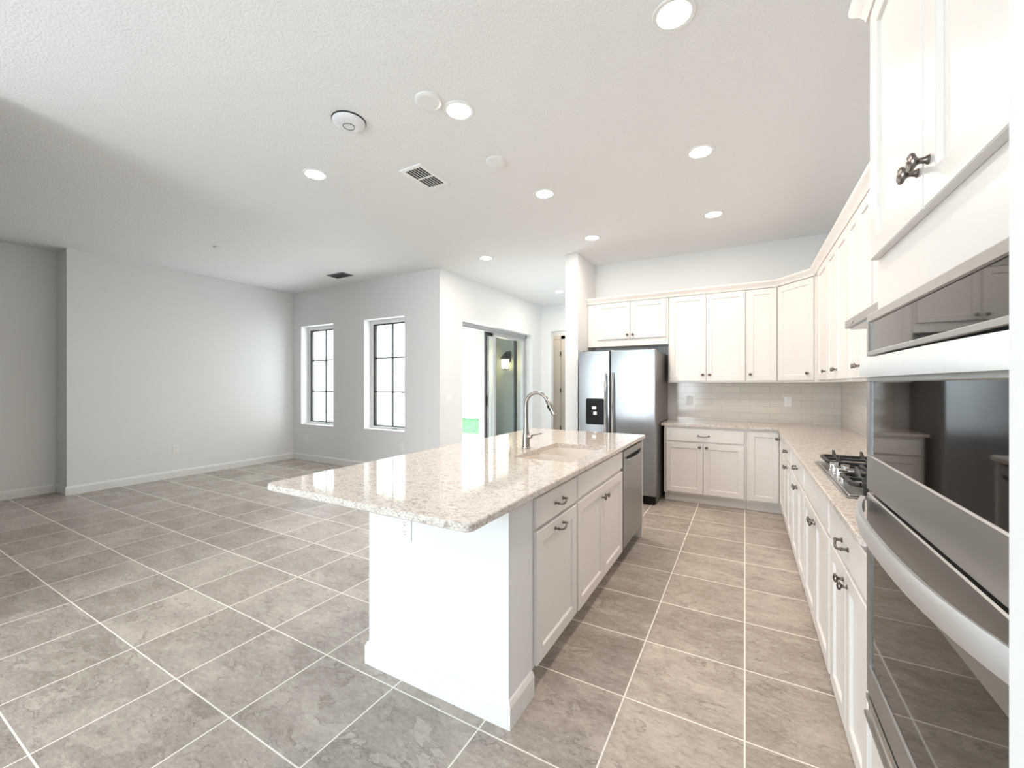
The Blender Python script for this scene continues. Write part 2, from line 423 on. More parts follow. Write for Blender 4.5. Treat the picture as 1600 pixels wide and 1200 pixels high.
# ------------------------------------------------------------------ windows
for i, (a, b) in enumerate(WIN):
    w = bpy.data.objects.new('window_%d' % (i + 1), None); C.objects.link(w); w.location = ((a + b) / 2, 4.86, WZ0); w['kind'] = 'structure'
    hw = (b - a) / 2; hh = WZ1 - WZ0
    f = MB()   # white outer frame
    f.box(-hw, -hw + 0.045, -0.02, 0.05, 0, hh); f.box(hw - 0.03, hw, -0.02, 0.05, 0, hh)
    f.box(-hw + 0.045, hw - 0.03, -0.02, 0.05, 0, 0.05); f.box(-hw + 0.045, hw - 0.03, -0.02, 0.05, hh - 0.06, hh)
    f.build('window_frame', M['trim'], w)
    s = MB()   # dark sash with the 2 x 3 grid
    x0, x1, z0, z1 = -hw + 0.045, hw - 0.03, 0.05, hh - 0.06
    s.box(x0, x0 + 0.035, 0.0, 0.045, z0, z1); s.box(x1 - 0.025, x1, 0.0, 0.045, z0, z1)
    s.box(x0, x1, 0.0, 0.045, z0, z0 + 0.016); s.box(x0, x1, 0.0, 0.045, z1 - 0.022, z1)
    xm = (x0 + x1) / 2
    s.box(xm - 0.011, xm + 0.011, 0.012, 0.04, z0, z1)
    for k in (1, 2):
        zz = z0 + (z1 - z0) * k / 3; s.box(x0, x1, 0.012, 0.04, zz - 0.010, zz + 0.010)
    s.build('sash_grid', M['bronze'], w)
    MB().box(x0 + 0.03, x1 - 0.02, 0.024, 0.028, z0 + 0.01, z1 - 0.015).build('pane', M['glass'], w)
    MB().box(-hw, hw, -0.16, -0.02, -0.002, 0.012, 0.003).build('window_sill', M['trim'], w)
    MB().box(0.05, 0.16, -0.035, -0.02, 0.014, 0.034, 0.004).build('latch', M['alum'], w)

# ------------------------------------------------------------------ sliding patio door
d = bpy.data.objects.new('door_1', None); C.objects.link(d); d.location = (-4.0, 0, 0); d['kind'] = 'structure'
f = MB()
f.box(-0.07, 0.04, DY0, DY0 + 0.03, 0, DZ); f.box(-0.07, 0.04, DY1 - 0.05, DY1, 0, DZ)
f.box(-0.07, 0.04, DY0, DY1, DZ - 0.05, DZ); f.box(-0.07, 0.04, DY0, DY1, 0, 0.03)
f.box(-0.01, 0.02, DY0, DY1, DZ - 0.075, DZ - 0.05)
f.build('door_frame', M['alum'], d)
def panel(name, x0, x1, y0, y1, m, sl=0.075, glass='glass_grey'):
    p = MB(); zt = DZ - 0.06
    p.box(x0, x1, y0, y0 + sl, 0.03, zt, 0.003); p.box(x0, x1, y1 - sl, y1, 0.03, zt, 0.003)
    p.box(x0, x1, y0 + sl, y1 - sl, zt - 0.075, zt); p.box(x0, x1, y0 + sl, y1 - sl, 0.03, 0.13)
    o = p.build(name, m, d)
    MB().box((x0 + x1) / 2 - 0.003, (x0 + x1) / 2 + 0.003, y0 + sl, y1 - sl, 0.13, zt - 0.075).build('pane', M[glass], o)
    return o
panel('fixed_panel', -0.02, 0.018, 6.43, 7.63, M['alum'], 0.07)
pp = panel('sliding_panel', -0.065, -0.03, 6.22, 7.40, M['bronze'], 0.10)
MB().box(-0.03, -0.018, 6.26, 6.275, 0.13, DZ - 0.14).build('meeting_strip', M['alum'], pp)
MB().box(-0.03, -0.012, 6.235, 6.255, 0.98, 1.16, 0.004).build('door_handle', M['black'], pp)

# ------------------------------------------------------------------ hall door seen through the opening
d2 = bpy.data.objects.new('door_2', None); C.objects.link(d2); d2.location = (-3.86, 9.30, 0); d2['kind'] = 'structure'
lf = MB().box(-0.80, 0, -0.045, -0.008, 0.01, 2.44, 0.002)
for z0, z1 in ((0.22, 1.02), (1.22, 2.28)):
    for x0, x1 in ((-0.68, -0.12),):
        lf.box(x0, x1, -0.052, -0.044, z0, z0 + 0.018); lf.box(x0, x1, -0.052, -0.044, z1 - 0.018, z1)
        lf.box(x0, x0 + 0.018, -0.052, -0.044, z0, z1); lf.box(x1 - 0.018, x1, -0.052, -0.044, z0, z1)
lf.build('door_leaf', M['doorpaint'], d2)
MB().box(0.012, 0.10, -0.03, -0.002, 0, 2.53).box(-0.90, -0.81, -0.03, -0.002, 0, 2.53).box(-0.90, 0.10, -0.03, -0.002, 2.45, 2.53).build('casing', M['doorpaint'], d2)
for z in (0.32, 1.22, 2.10):
    MB().box(-0.008, 0.018, -0.056, -0.040, z - 0.05, z + 0.05, 0.003).build('hinge', M['slot'], d2)

# rear glazed door behind the camera: the daylight source of the room
d3 = bpy.data.objects.new('door_3', None); C.objects.link(d3); d3.location = (0, -4.06, 0); d3['kind'] = 'structure'
MB().box(-3.47, -3.42, -0.04, 0.04, 0, 2.45).box(-1.42, -1.37, -0.04, 0.04, 0, 2.45).box(-2.45, -2.39, -0.04, 0.04, 0, 2.45).box(-3.47, -1.37, -0.04, 0.04, 2.39, 2.45).box(-3.47, -1.37, -0.04, 0.04, 0, 0.05).build('door_frame', M['alum'], d3)
MB().box(-3.42, -2.45, -0.004, 0.004, 0.05, 2.39).build('pane', M['glass'], d3)
MB().box(-2.39, -1.42, -0.004, 0.004, 0.05, 2.39).build('pane', M['glass'], d3)

# ------------------------------------------------------------------ cabinet parts
def front_rings(x0, x1, z0, z1, t=0.02, ch=0.0025):
    def r(i, y): return [(x0 + i, y, z0 + i), (x1 - i, y, z0 + i), (x1 - i, y, z1 - i), (x0 + i, y, z1 - i)]
    return r, [r(0, -0.001), r(0, -t + ch), r(ch, -t)]
def shaker(parent, name, x0, x1, z0, z1, xf=None, rail=0.057, t=0.02, m=None):
    r, R = front_rings(x0, x1, z0, z1, t)
    R += [r(rail, -t), r(rail + 0.003, -t + 0.002), r(rail + 0.006, -t + 0.010)]
    mb = MB(xf); mb.rings(R); return mb.build(name, m or M['cab'], parent, angle=20)
def slab(parent, name, x0, x1, z0, z1, xf=None, t=0.02):
    r, R = front_rings(x0, x1, z0, z1, t, 0.004)
    mb = MB(xf); mb.rings(R); return mb.build(name, M['cab'], parent, angle=20)
def knob(parent, x, z, xf=None, s=1.0):
    mb = MB(xf)
    pr = [(0.0085, 0), (0.0085, 0.002), (0.0065, 0.004), (0.0052, 0.010), (0.0055, 0.014), (0.010, 0.018), (0.0155, 0.021), (0.0165, 0.024), (0.0155, 0.027), (0.0125, 0.0285), (0.011, 0.0275), (0.007, 0.030), (0.002, 0.031)]
    mb.lathe([(r * s, h * s) for r, h in pr], (x, -0.02, z), '-Y', 18)
    return mb.build('knob', M['pewter'], parent)
def pull(parent, x, z, xf=None, w=0.096):
    mb = MB(xf); h = w / 2
    for sx in (-1, 1):
        mb.lathe([(0.009, 0), (0.009, 0.003), (0.0055, 0.006), (0.005, 0.015), (0.007, 0.019), (0.0075, 0.022), (0.005, 0.026), (0.001, 0.027)], (x + sx * h, -0.02, z), '-Y', 14)
    pts, rad = [], []
    for k in range(15):
        u = -1 + 2 * k / 14
        pts.append((x + u * h, -0.02 - 0.020 - 0.008 * (1 - u * u), z - 0.012 * (1 - u * u)))
        rad.append(0.0034 + 0.0018 * (1 - abs(u)) + (0.0010 if abs(u) > 0.8 else 0))
    mb.tube(pts, rad, 10)
    return mb.build('pull', M['pewter'], parent)

def base_cab(label, loc, rz, w, depth=0.595, group=None, top=0.883, shoe=False):
    t = thing('base_cabinet', label, 'cabinet', loc, rz, group)
    if top < 0.8:
        MB().box(0.0005, w - 0.0005, 0.02, depth, 0.105, top).box(0.0005, w - 0.0005, 0, 0.02, 0.105, 0.883).build('cabinet_body', M['cab'], t, smooth=False)
    else:
        MB().box(0.0005, w - 0.0005, 0, depth, 0.105, top, 0.001).build('cabinet_body', M['cab'], t, smooth=False)
    k = MB().box(0.0005, w - 0.0005, 0.07, depth, 0.0, 0.105)
    if shoe:
        k.box(0.0005, w - 0.0005, 0.056, 0.07, 0.0, 0.018, 0.004)
    k.build('toe_kick', M['cab'], t, smooth=False)
    return t
def upper_cab(label, loc, rz, w, z0, z1=2.45, depth=0.325, group=None, name='wall_cabinet'):
    t = thing(name, label, 'cabinet', loc, rz, group)
    MB().box(0.0005, w - 0.0005, 0, depth, z0, z1, 0.001).build('cabinet_body', M['cab'], t, smooth=False)
    return t
R90 = PI / 2

# ---- back run, base
t = base_cab('white base cabinet beside the fridge, wide drawer over two doors', (-0.83, 5.14, 0), 0, 0.845, shoe=True)
dr = slab(t, 'drawer', 0.025, 0.825, 0.715, 0.858); pull(dr, 0.425, 0.786, w=0.11)
a = shaker(t, 'door', 0.025, 0.418, 0.125, 0.695); knob(a, 0.385, 0.655)
a = shaker(t, 'door', 0.424, 0.825, 0.125, 0.695); knob(a, 0.458, 0.655)
# ---- corner cabinet with two full-height doors meeting in the inner corner
t = thing('corner_base_cabinet', 'white corner base cabinet with tall doors meeting in the inside corner', 'cabinet', (0.016, 5.14, 0))
RF = 0.335                                    # plane of the face frames of the run along the right-hand wall
L = [(0.0005, 0), (RF - 0.016, 0), (RF - 0.016, 4.66 - 5.14), (0.909, 4.66 - 5.14), (0.909, 0.6), (0.0005, 0.6)]
MB().prism(L, 0.105, 0.883).build('cabinet_body', M['cab'], t, smooth=False)
L2 = [(0.0005, 0.07), (RF + 0.054, 0.07), (RF + 0.054, 4.66 - 5.14), (0.909, 4.66 - 5.14), (0.909, 0.6), (0.0005, 0.6)]
k = MB().prism(L2, 0.0, 0.105); k.box(0.0005, RF + 0.05, 0.056, 0.07, 0, 0.018, 0.004); k.build('toe_kick', M['cab'], t, smooth=False)
a = shaker(t, 'door', 0.022, RF - 0.016 - 0.024, 0.125, 0.858, rail=0.05); knob(a, RF - 0.016 - 0.045, 0.80)
xf = Matrix.Translation((RF - 0.016, -0.024, 0)) @ Matrix.Rotation(-R90, 4, 'Z')
a = shaker(t, 'door', 0.0, 0.43, 0.125, 0.858, xf=xf); knob(a, 0.05, 0.80, xf=xf)

# ---- right-hand run, base (local x runs towards the camera)
def right_base(label, yfar, ynear, drawer, front='pull', grp=None):
    w = yfar - ynear
    t = base_cab(label, (RF, yfar, 0), -R90, w, 0.59)
    m = w / 2; g = 0.02
    if drawer:
        o = slab(t, 'drawer', g, w - g, 0.722, 0.860); pull(o, m, 0.792, w=0.105)
    else:
        slab(t, 'false_front', g, w - g, 0.722, 0.860)
    a = shaker(t, 'door', g, m - 0.003, 0.118, 0.704); knob(a, m - 0.034, 0.655)
    a = shaker(t, 'door', m + 0.003, w - g, 0.118, 0.704); knob(a, m + 0.034, 0.655)
    return t
right_base('white base cabinet with one drawer, next to the inside corner', 4.655, 3.865, True)
right_base('white base cabinet with one drawer, just beyond the cooktop', 3.86, 3.085, True)
right_base('white base cabinet with blank drawer front, directly under the gas cooktop', 3.08, 2.215, False)
right_base('white base cabinet with one drawer, between cooktop and wall oven tower', 2.21, 1.565, True)

# ---- L-shaped worktop
poly = [(-0.857, 5.105), (0.287, 5.105), (0.297, 5.095)]
r = 0.05
poly += [(0.297, 1.575 + r)] + [(0.297 + r - r * math.cos(a), 1.575 + r - r * math.sin(a)) for a in (0.4, 0.8, 1.2, PI / 2)]
poly += [(0.927, 1.575), (0.927, 5.742), (-0.857, 5.742)]
tag(MB().prism(poly, 0.884, 0.914, 0.003).build('countertop', M['granite'], angle=25), 'beige flecked stone countertop, L-shaped, along the tiled walls', 'countertop')

# ---- backsplash tiles
tag(MB().box(-0.775, 0.921, 5.736, 5.744, 0.9145, 1.386).build('backsplash', M['subway'], smooth=False), 'glossy beige subway tile backsplash beside the fridge, with two outlets', 'backsplash')
tag(MB().box(0.922, 0.9295, 1.575, 5.735, 0.9145, 1.386).box(0.922, 0.9295, 1.98, 2.88, 1.387, 1.70).build('backsplash', M['subway'], smooth=False), 'glossy beige subway tile backsplash behind the gas cooktop', 'backsplash')

# ---- wall cabinets
UF = 5.415
t = upper_cab('short white two-door wall cabinet above the refrigerator', (-1.857, UF, 0), 0, 1.033, 1.866)
a = shaker(t, 'door', 0.135, 0.569, 1.958, 2.430); knob(a, 0.537, 2.005)
a = shaker(t, 'door', 0.575, 1.009, 1.958, 2.430); knob(a, 0.607, 2.005)
t = upper_cab('tall white two-door wall cabinet just right of the refrigerator', (-0.822, UF, 0), 0, 0.834, 1.387)
a = shaker(t, 'door', 0.018, 0.421, 1.407, 2.430); knob(a, 0.388, 1.480)
a = shaker(t, 'door', 0.427, 0.826, 1.407, 2.430); knob(a, 0.459, 1.480)
t = upper_cab('narrow white single-door wall cabinet left of the angled corner cabinet', (0.0125, UF, 0), 0, 0.302, 1.387)
a = shaker(t, 'door', 0.014, 0.294, 1.407, 2.430); knob(a, 0.042, 1.480)
DC = ((0.3155, 5.415), (0.615, 5.03))
t = thing('corner_wall_cabinet', 'white wall cabinet set diagonally across the corner, one door', 'cabinet', (DC[0][0], DC[0][1], 0), 0)
pl = [(0, 0), (0.615 - 0.3155, 5.03 - 5.415), (0.926 - 0.3155, 5.03 - 5.415), (0.926 - 0.3155, 0.325), (0, 0.325)]
MB().prism(pl, 1.387, 2.45).build('cabinet_body', M['cab'], t, smooth=False)
dl = math.hypot(pl[1][0], pl[1][1]); xf = Matrix.Rotation(math.atan2(pl[1][1], pl[1][0]), 4, 'Z')
a = shaker(t, 'door', 0.02, dl - 0.018, 1.407, 2.430, xf=xf); knob(a, dl - 0.07, 1.480, xf=xf)
UX = 0.615
def right_upper(label, yfar, ynear, z0, doors, knobs, dz=0.02):
    t = upper_cab(label, (UX, yfar, 0), -R90, yfar - ynear, z0, depth=0.311)
    for (a0, a1), kx in zip(doors, knobs):
        o = shaker(t, 'door', yfar - a0, yfar - a1, z0 + dz, 2.430)
        if kx: knob(o, yfar - kx, z0 + dz + 0.073)
    return t
right_upper('narrow white wall cabinet right after the diagonal corner cabinet', 5.028, 4.29, 1.387, [(4.80, 4.305)], [4.36])
right_upper('white two-door wall cabinet, second from the diagonal corner toward the hood', 4.285, 3.515, 1.387, [(4.272, 3.903), (3.897, 3.528)], [3.935, 3.865])
right_upper('white two-door wall cabinet immediately beside the range hood', 3.51, 2.895, 1.387, [(3.497, 3.205), (3.199, 2.908)], [3.237, 3.167])
right_upper('short white wall cabinet mounted above the range hood', 2.88, 1.985, 1.745, [(2.86, 2.435), (2.429, 2.0)], [None, None])
CR = [(0.0, 2.44), (0.022, 2.44), (0.024, 2.452), (0.034, 2.470), (0.052, 2.490), (0.056, 2.498), (0.056, 2.514), (0, 2.514)]
tag(MB().sweep(CR, [(-1.857, UF), DC[0], DC[1], (UX, 1.625)]).build('crown_molding', M['cab'], angle=30), 'white crown molding running along the tops of the wall cabinets', 'molding')

# ------------------------------------------------------------------ oven tower
TY1, TY0_ = 1.562, 0.628                       # far and near sides
t = thing('oven_cabinet', 'tall white oven cabinet holding the wall ovens, doors above', 'cabinet', (RF, TY1, 0), -R90)
w = TY1 - TY0_
OV0, OV1 = 0.455, 1.562                        # z range of the appliance
yo0, yo1 = TY1 - 1.485, TY1 - 0.665             # local x range of the appliance
mb = MB()
mb.box(0.0, w, 0, 0.59, 0.105, OV0 - 0.004); mb.box(0.0, w, 0, 0.59, OV1 + 0.004, 2.45)
mb.box(0.0, yo0 + 0.012, 0, 0.59, OV0 - 0.004, OV1 + 0.004); mb.box(yo1 - 0.012, w, 0, 0.59, OV0 - 0.004, OV1 + 0.004)
mb.build('cabinet_body', M['cab'], t, smooth=False)
MB().box(0.0, w, 0.07, 0.59, 0, 0.105).build('toe_kick', M['toe'], t, smooth=False)
sp_ = TY1 - 1.140
a = shaker(t, 'door', 0.012, sp_ - 0.003, 1.726, 2.432); knob(a, sp_ - 0.030, 1.812, s=1.1)
a = shaker(t, 'door', sp_ + 0.003, w - 0.012, 1.726, 2.432); knob(a, sp_ + 0.030, 1.812, s=1.1)
slab(t, 'drawer', 0.03, w - 0.03, 0.13, 0.41)
tag(MB().sweep(CR, [(0.553, TY1 + 0.001), (RF - 0.001, TY1 + 0.001), (RF - 0.001, TY0_)]).build('crown_molding', M['cab'], angle=30), 'white crown molding on top of the tall oven cabinet', 'molding')

t = thing('wall_oven', 'stainless combination microwave and wall oven with black glass and bowed handles', 'oven', (0.295, TY1, OV0), -R90)
B = -OV0
x0, x1 = yo0, yo1
MB().box(x0 + 0.02, x1 - 0.02, 0.045, 0.55, 0.01, 1.09).build('oven_body', M['greyside'], t, smooth=False)
# control panel frame and glass
mb = MB(); mb.box(x0, x1, 0, 0.036, 1.447 + B, 1.460 + B, 0.002); mb.box(x0, x1, 0, 0.036, 1.538 + B, 1.562 + B, 0.003)
mb.box(x0, x0 + 0.018, 0, 0.036, 1.460 + B, 1.538 + B); mb.box(x1 - 0.018, x1, 0, 0.036, 1.460 + B, 1.538 + B)
cp = mb.build('control_panel', M['steel_d'], t, smooth=False)
MB().box(x0 + 0.018, x1 - 0.018, 0.005, 0.02, 1.460 + B, 1.538 + B).build('display_glass', M['blackglass'], cp, smooth=False)
# microwave door: steel frame, black glass, bowed handle across its top
mb = MB(); mb.box(x0, x1, 0, 0.036, 1.377 + B, 1.440 + B, 0.002); mb.box(x0, x1, 0, 0.036, 1.080 + B, 1.178 + B, 0.003)
mb.box(x0, x0 + 0.032, 0, 0.036, 1.178 + B, 1.377 + B); mb.box(x1 - 0.032, x1, 0, 0.036, 1.178 + B, 1.377 + B)
md = mb.build('microwave_door', M['steel'], t, smooth=False)
MB().box(x0 + 0.032, x1 - 0.032, 0.004, 0.02, 1.178 + B, 1.377 + B).build('door_glass', M['blackglass'], md, smooth=False)
def bow_handle(parent, z0, z1, out, thick=0.014):
    rings = []; n = 24
    for k in range(n + 1):
        u = k / n; x = x0 + 0.004 + (x1 - x0 - 0.008) * u
        y = -out * (1 - abs(2 * u - 1) ** 2.6) - 0.004
        rings.append([(x, y, z0 + 0.004), (x, y - thick * 0.7, z0), (x, y - thick, (z0 + z1) / 2), (x, y - thick * 0.7, z1), (x, y, z1 - 0.004)])
    return MB().rings(rings).build('handle', M['satin'], parent, angle=30)
bow_handle(md, 1.388 + B, 1.436 + B, 0.016)
# lower oven door
mb = MB(); mb.box(x0, x1, 0, 0.036, 0.940 + B, 1.072 + B, 0.003); mb.box(x0, x1, 0, 0.036, 0.525 + B, 0.605 + B, 0.003)
mb.box(x0, x0 + 0.034, 0, 0.036, 0.605 + B, 0.940 + B); mb.box(x1 - 0.034, x1, 0, 0.036, 0.605 + B, 0.940 + B)
ld = mb.build('oven_door', M['steel'], t, smooth=False)
MB().box(x0 + 0.034, x1 - 0.034, 0.004, 0.02, 0.605 + B, 0.940 + B).build('door_glass', M['blackglass'], ld, smooth=False)
bow_handle(ld, 1.018 + B, 1.062 + B, 0.05)
mb = MB(); mb.box(x0, x1, -0.006, 0.036, 0.455 + B, 0.47 + B, 0.002); mb.box(x0, x1, 0.004, 0.036, 0.47 + B, 0.50 + B); mb.box(x0, x1, -0.002, 0.036, 0.50 + B, 0.518 + B, 0.002)
mb.build('vent_trim', M['steel_d'], t, smooth=False)

# ------------------------------------------------------------------ cooktop and hood
t = thing('gas_cooktop', 'stainless gas cooktop with black cast-iron grates on the stone counter', 'cooktop', (0.353, 2.105, 0.9145))
cw, cl = 0.53, 0.865
mb = MB(); mb.box(0, cw, 0, cl, 0, 0.006, 0.002); mb.box(0.012, cw - 0.012, 0.012, cl - 0.012, 0.006, 0.012, 0.003)
mb.build('cooktop_base', M['steel'], t, smooth=False)
for (bx, by, br) in ((0.15, 0.15, 0.035), (0.40, 0.15, 0.045), (0.33, cl / 2, 0.055), (0.15, cl - 0.15, 0.04), (0.40, cl - 0.15, 0.035)):
    MB().lathe([(br, 0.012), (br, 0.022), (br * 0.8, 0.026), (br * 0.75, 0.034), (0.004, 0.036)], (bx, by, 0), seg=24).build('burner', M['iron'], t)
def grate(ya, yb, xa, xb):
    mb = MB(); z0, z1 = 0.040, 0.058
    ch = 0.035
    mb.box(xa + ch, xb - ch, ya, ya + 0.016, z0, z1, 0.003); mb.box(xa + ch, xb - ch, yb - 0.016, yb, z0, z1, 0.003)
    mb.box(xa, xa + 0.016, ya + ch, yb - ch, z0, z1, 0.003); mb.box(xb - 0.016, xb, ya + ch, yb - ch, z0, z1, 0.003)
    for (cx_, cy_, sx, sy) in ((xa, ya, 1, 1), (xb, ya, -1, 1), (xa, yb, 1, -1), (xb, yb, -1, -1)):
        mb.tube([(cx_ + sx * 0.008, cy_ + sy * ch, (z0 + z1) / 2), (cx_ + sx * ch, cy_ + sy * 0.008, (z0 + z1) / 2)], 0.010, 8)
        mb.box(cx_ + sx * 0.05 - 0.008, cx_ + sx * 0.05 + 0.008, cy_ + (0.0 if sy > 0 else -0.016), cy_ + (0.016 if sy > 0 else 0.0), 0.012, z0)
    ym = (ya + yb) / 2; nx = 4
    mb.box(xa, xb, ym - 0.007, ym + 0.007, z0 + 0.004, z1, 0.002)
    for i in range(nx):
        xx = xa + (xb - xa) * (i + 0.5) / nx
        mb.box(xx - 0.006, xx + 0.006, ya + 0.008, yb - 0.008, z0 + 0.004, z1, 0.002)
        for yy, s in ((ya + 0.02, 1), (yb - 0.02, -1)):     # raised fin of each finger
            b = bmesh.new()
            pts = [(yy, z1 - 0.004), (yy + s * 0.08, z1 - 0.004), (yy + s * 0.012, z1 + 0.028), (yy, z1 + 0.028)]
            A = [b.verts.new((xx - 0.005, p, q)) for p, q in pts]; D = [b.verts.new((xx + 0.005, p, q)) for p, q in pts]
            for i2 in range(4): b.faces.new((A[i2], A[(i2 + 1) % 4], D[(i2 + 1) % 4], D[i2]))
            b.faces.new(A); b.faces.new(D[::-1]); bmesh.ops.recalc_face_normals(b, faces=b.faces); mb.merge(b)
    return mb.build('grate', M['iron'], t, smooth=False)
grate(0.03, 0.285, 0.02, cw - 0.025); grate(0.30, cl - 0.30, 0.14, cw - 0.025); grate(cl - 0.285, cl - 0.03, 0.02, cw - 0.025)
for i in range(5):
    ky = cl / 2 - 0.11 + 0.055 * i; kx = 0.045 + 0.035 * (i % 2)
    mb = MB(); mb.lathe([(0.023, 0.012), (0.023, 0.020), (0.019, 0.024), (0.018, 0.046), (0.015, 0.050), (0.002, 0.050)], (kx, ky, 0), seg=20)
    mb.box(kx - 0.018, kx + 0.018, ky - 0.005, ky + 0.005, 0.046, 0.058, 0.002)
    mb.build('control_knob', M['steel_h'], t)

HX0, HX1, HY0, HY1 = 0.480, 0.921, 1.99, 2.885
t = thing('range_hood', 'slim stainless range hood over the gas cooktop, under-light switched on', 'range hood', (0, 0, 0))
prof = [(HX0, 1.674), (HX0, 1.712), (HX0 + 0.135, 1.742), (HX1, 1.742), (HX1, 1.674)]
MB().rings([[(x, HY0, z) for x, z in prof], [(x, HY1, z) for x, z in prof]]).build('hood_shell', M['steel'], t, smooth=False)
MB().box(HX0 + 0.02, HX1 - 0.02, HY0 + 0.02, HY1 - 0.02, 1.666, 1.6738).build('underside_panel', M['trim'], t, smooth=False)
MB().lathe([(0.034, 0), (0.034, 0.006), (0.002, 0.006)], (HX0 + 0.12, HY1 - 0.22, 1.659), seg=20).build('hood_lamp', M['hoodlens'], t)
MB().lathe([(0.034, 0), (0.034, 0.006), (0.002, 0.006)], (HX0 + 0.12, HY0 + 0.22, 1.659), seg=20).build('hood_lamp', M['hoodlens'], t)
b = MB(Matrix.Translation((HX0, HY1 - 0.17, 1.693)) @ Matrix.Rotation(-R90, 4, 'Z')); b.lathe([(0.013, 0), (0.012, 0.003), (0.002, 0.004)], (0, 0, 0), '-Y', 20)
o = b.build('switch', M['steel_d'], t); 
for v in o.data.vertices: v.co.y = HY1 - 0.17 + (v.co.y - (HY1 - 0.17)) * 2.6
hl = bpy.data.lights.new('hood_light', 'SPOT'); hl.energy = 6; hl.spot_size = 2.2; hl.color = (1, 0.95, 0.88); hl.shadow_soft_size = 0.03
ho = bpy.data.objects.new('hood_light', hl); C.objects.link(ho); ho.parent = t; ho.location = (HX0 + 0.12, HY1 - 0.22, 1.655)

# ------------------------------------------------------------------ refrigerator
FX0, FX1, FY = -1.772, -0.868, 4.83
t = thing('refrigerator', 'stainless side-by-side refrigerator with black ice dispenser', 'refrigerator', (FX0, FY, 0))
fw = FX1 - FX0; sp_ = 0.385
MB().box(0.004, fw - 0.004, 0.085, 0.87, 0.03, 1.745, 0.004).build('refrigerator_body', M['greyside'], t, smooth=False)
def fdoor(xa, xb):
    mb = MB(); p = rrect(xa, xb, 0.0, 0.075, 0.012, 4); mb.prism(p, 0.105, 1.765, 0.004)
    return mb.build('door', M['fridge_steel'], t, angle=40)
dl_ = fdoor(0.0, sp_ - 0.004); dr_ = fdoor(sp_ + 0.004, fw)
def fhandle(parent, x):
    mb = MB(); n = 24; rings = []
    za, zb = 0.60, 1.505
    for k in range(n + 1):
        u = k / n; z = za + (zb - za) * u; y = -0.006 - 0.048 * (1 - abs(2 * u - 1) ** 4)
        wv = 0.013
        rings.append([(x - wv, y, z), (x - wv * 0.8, y - 0.012, z), (x, y - 0.018, z), (x + wv * 0.8, y - 0.012, z), (x + wv, y, z), (x, y + 0.004, z)])
    mb.rings(rings); return mb.build('handle', M['steel_h'], parent, angle=40)
fhandle(dl_, sp_ - 0.042); fhandle(dr_, sp_ + 0.042)
ds = MB(Matrix.Translation((0, 0, 0)))
rr = rrect(0.092, 0.317, 0.885, 1.197, 0.018, 4)
b = MB(); b.rings([[(x, 0.0, z) for x, z in rr], [(x, -0.006, z) for x, z in rr]])
dsp = b.build('dispenser', M['black'], dl_, smooth=False)
MB().box(0.170, 0.225, -0.022, -0.0055, 1.065, 1.105, 0.004).build('paddle', M['steel_h'], dsp)
MB().box(0.185, 0.235, -0.022, -0.0055, 1.000, 1.040, 0.004).build('paddle', M['steel_h'], dsp)
b = MB()
for i, (px_, wd, hh_) in enumerate(((0.0, 0.006, 0.018), (0.010, 0.012, 0.012), (0.025, 0.005, 0.014), (0.034, 0.012, 0.010), (0.05, 0.008, 0.010))):
    b.box(fw - 0.155 + px_, fw - 0.155 + px_ + wd, -0.0015, 0.001, 1.665, 1.665 + hh_)
b.build('badge', M['steel_h'], dr_, smooth=False)
MB().box(0.01, fw - 0.01, 0.03, 0.085, 0.015, 0.098, 0.004).build('base_grille', M['black'], t, smooth=False)
for fx in (0.05, fw - 0.05):
    MB().lathe([(0.022, 0), (0.022, 0.03), (0.012, 0.032)], (fx, 0.12, 0), seg=14).build('foot', M['black'], t)
for hx_ in (0.02, fw - 0.10):
    MB().box(hx_, hx_ + 0.08, 0.05, 0.14, 1.7455, 1.775, 0.006).build('hinge_cover', M['black'], t, smooth=False)

# ------------------------------------------------------------------ island
IX = -0.822
t = thing('island_base', 'white painted kitchen island half-wall with baseboard, under the stone top', 'island', (0, 0, 0))
Lw = [(-1.613, 1.437), (-0.822, 1.437), (-0.822, 1.645), (-1.45, 1.645), (-1.45, 3.82), (-1.613, 3.82)]
MB().prism(Lw, 0, 0.883).build('half_wall', M['wall'], t, smooth=False)
MB().sweep(BB, [(-1.613, 3.82), (-1.613, 1.437), (-0.822, 1.437), (-0.822, 1.640)]).build('baseboard', M['trim'], t, smooth=False)
t = base_cab('white island cabinet with drawer over a pull-out, nearest the camera', (IX, 1.647, 0), R90, 0.521)
o = slab(t, 'drawer', 0.012, 0.508, 0.728, 0.862); pull(o, 0.26, 0.795, w=0.10)
o = shaker(t, 'pull_out_door', 0.012, 0.508, 0.117, 0.712); pull(o, 0.26, 0.672, w=0.10)
t = base_cab('white island sink cabinet with false front over two doors', (IX, 2.169, 0), R90, 0.981, top=0.64)
slab(t, 'false_front', 0.012, 0.962, 0.738, 0.862)
a = shaker(t, 'door', 0.012, 0.484, 0.11, 0.715); knob(a, 0.452, 0.64)
a = shaker(t, 'door', 0.490, 0.962, 0.11, 0.715); knob(a, 0.522, 0.64)
t = thing('dishwasher', 'stainless dishwasher with pocket handle at the far end of the island', 'dishwasher', (IX, 3.152, 0), R90)
MB().box(0.012, 0.640, 0.01, 0.59, 0.105, 0.872).build('dishwasher_body', M['greyside'], t, smooth=False)
mb = MB(); mb.box(0.008, 0.644, -0.024, 0.008, 0.118, 0.740, 0.004); mb.box(0.008, 0.644, -0.024, 0.008, 0.806, 0.862, 0.004)
mb.box(0.008, 0.07, -0.024, 0.008, 0.740, 0.806); mb.box(0.582, 0.644, -0.024, 0.008, 0.740, 0.806); mb.box(0.07, 0.582, 0.0, 0.008, 0.740, 0.806)
dp = mb.build('door', M['steel'], t, smooth=False)
rings = []
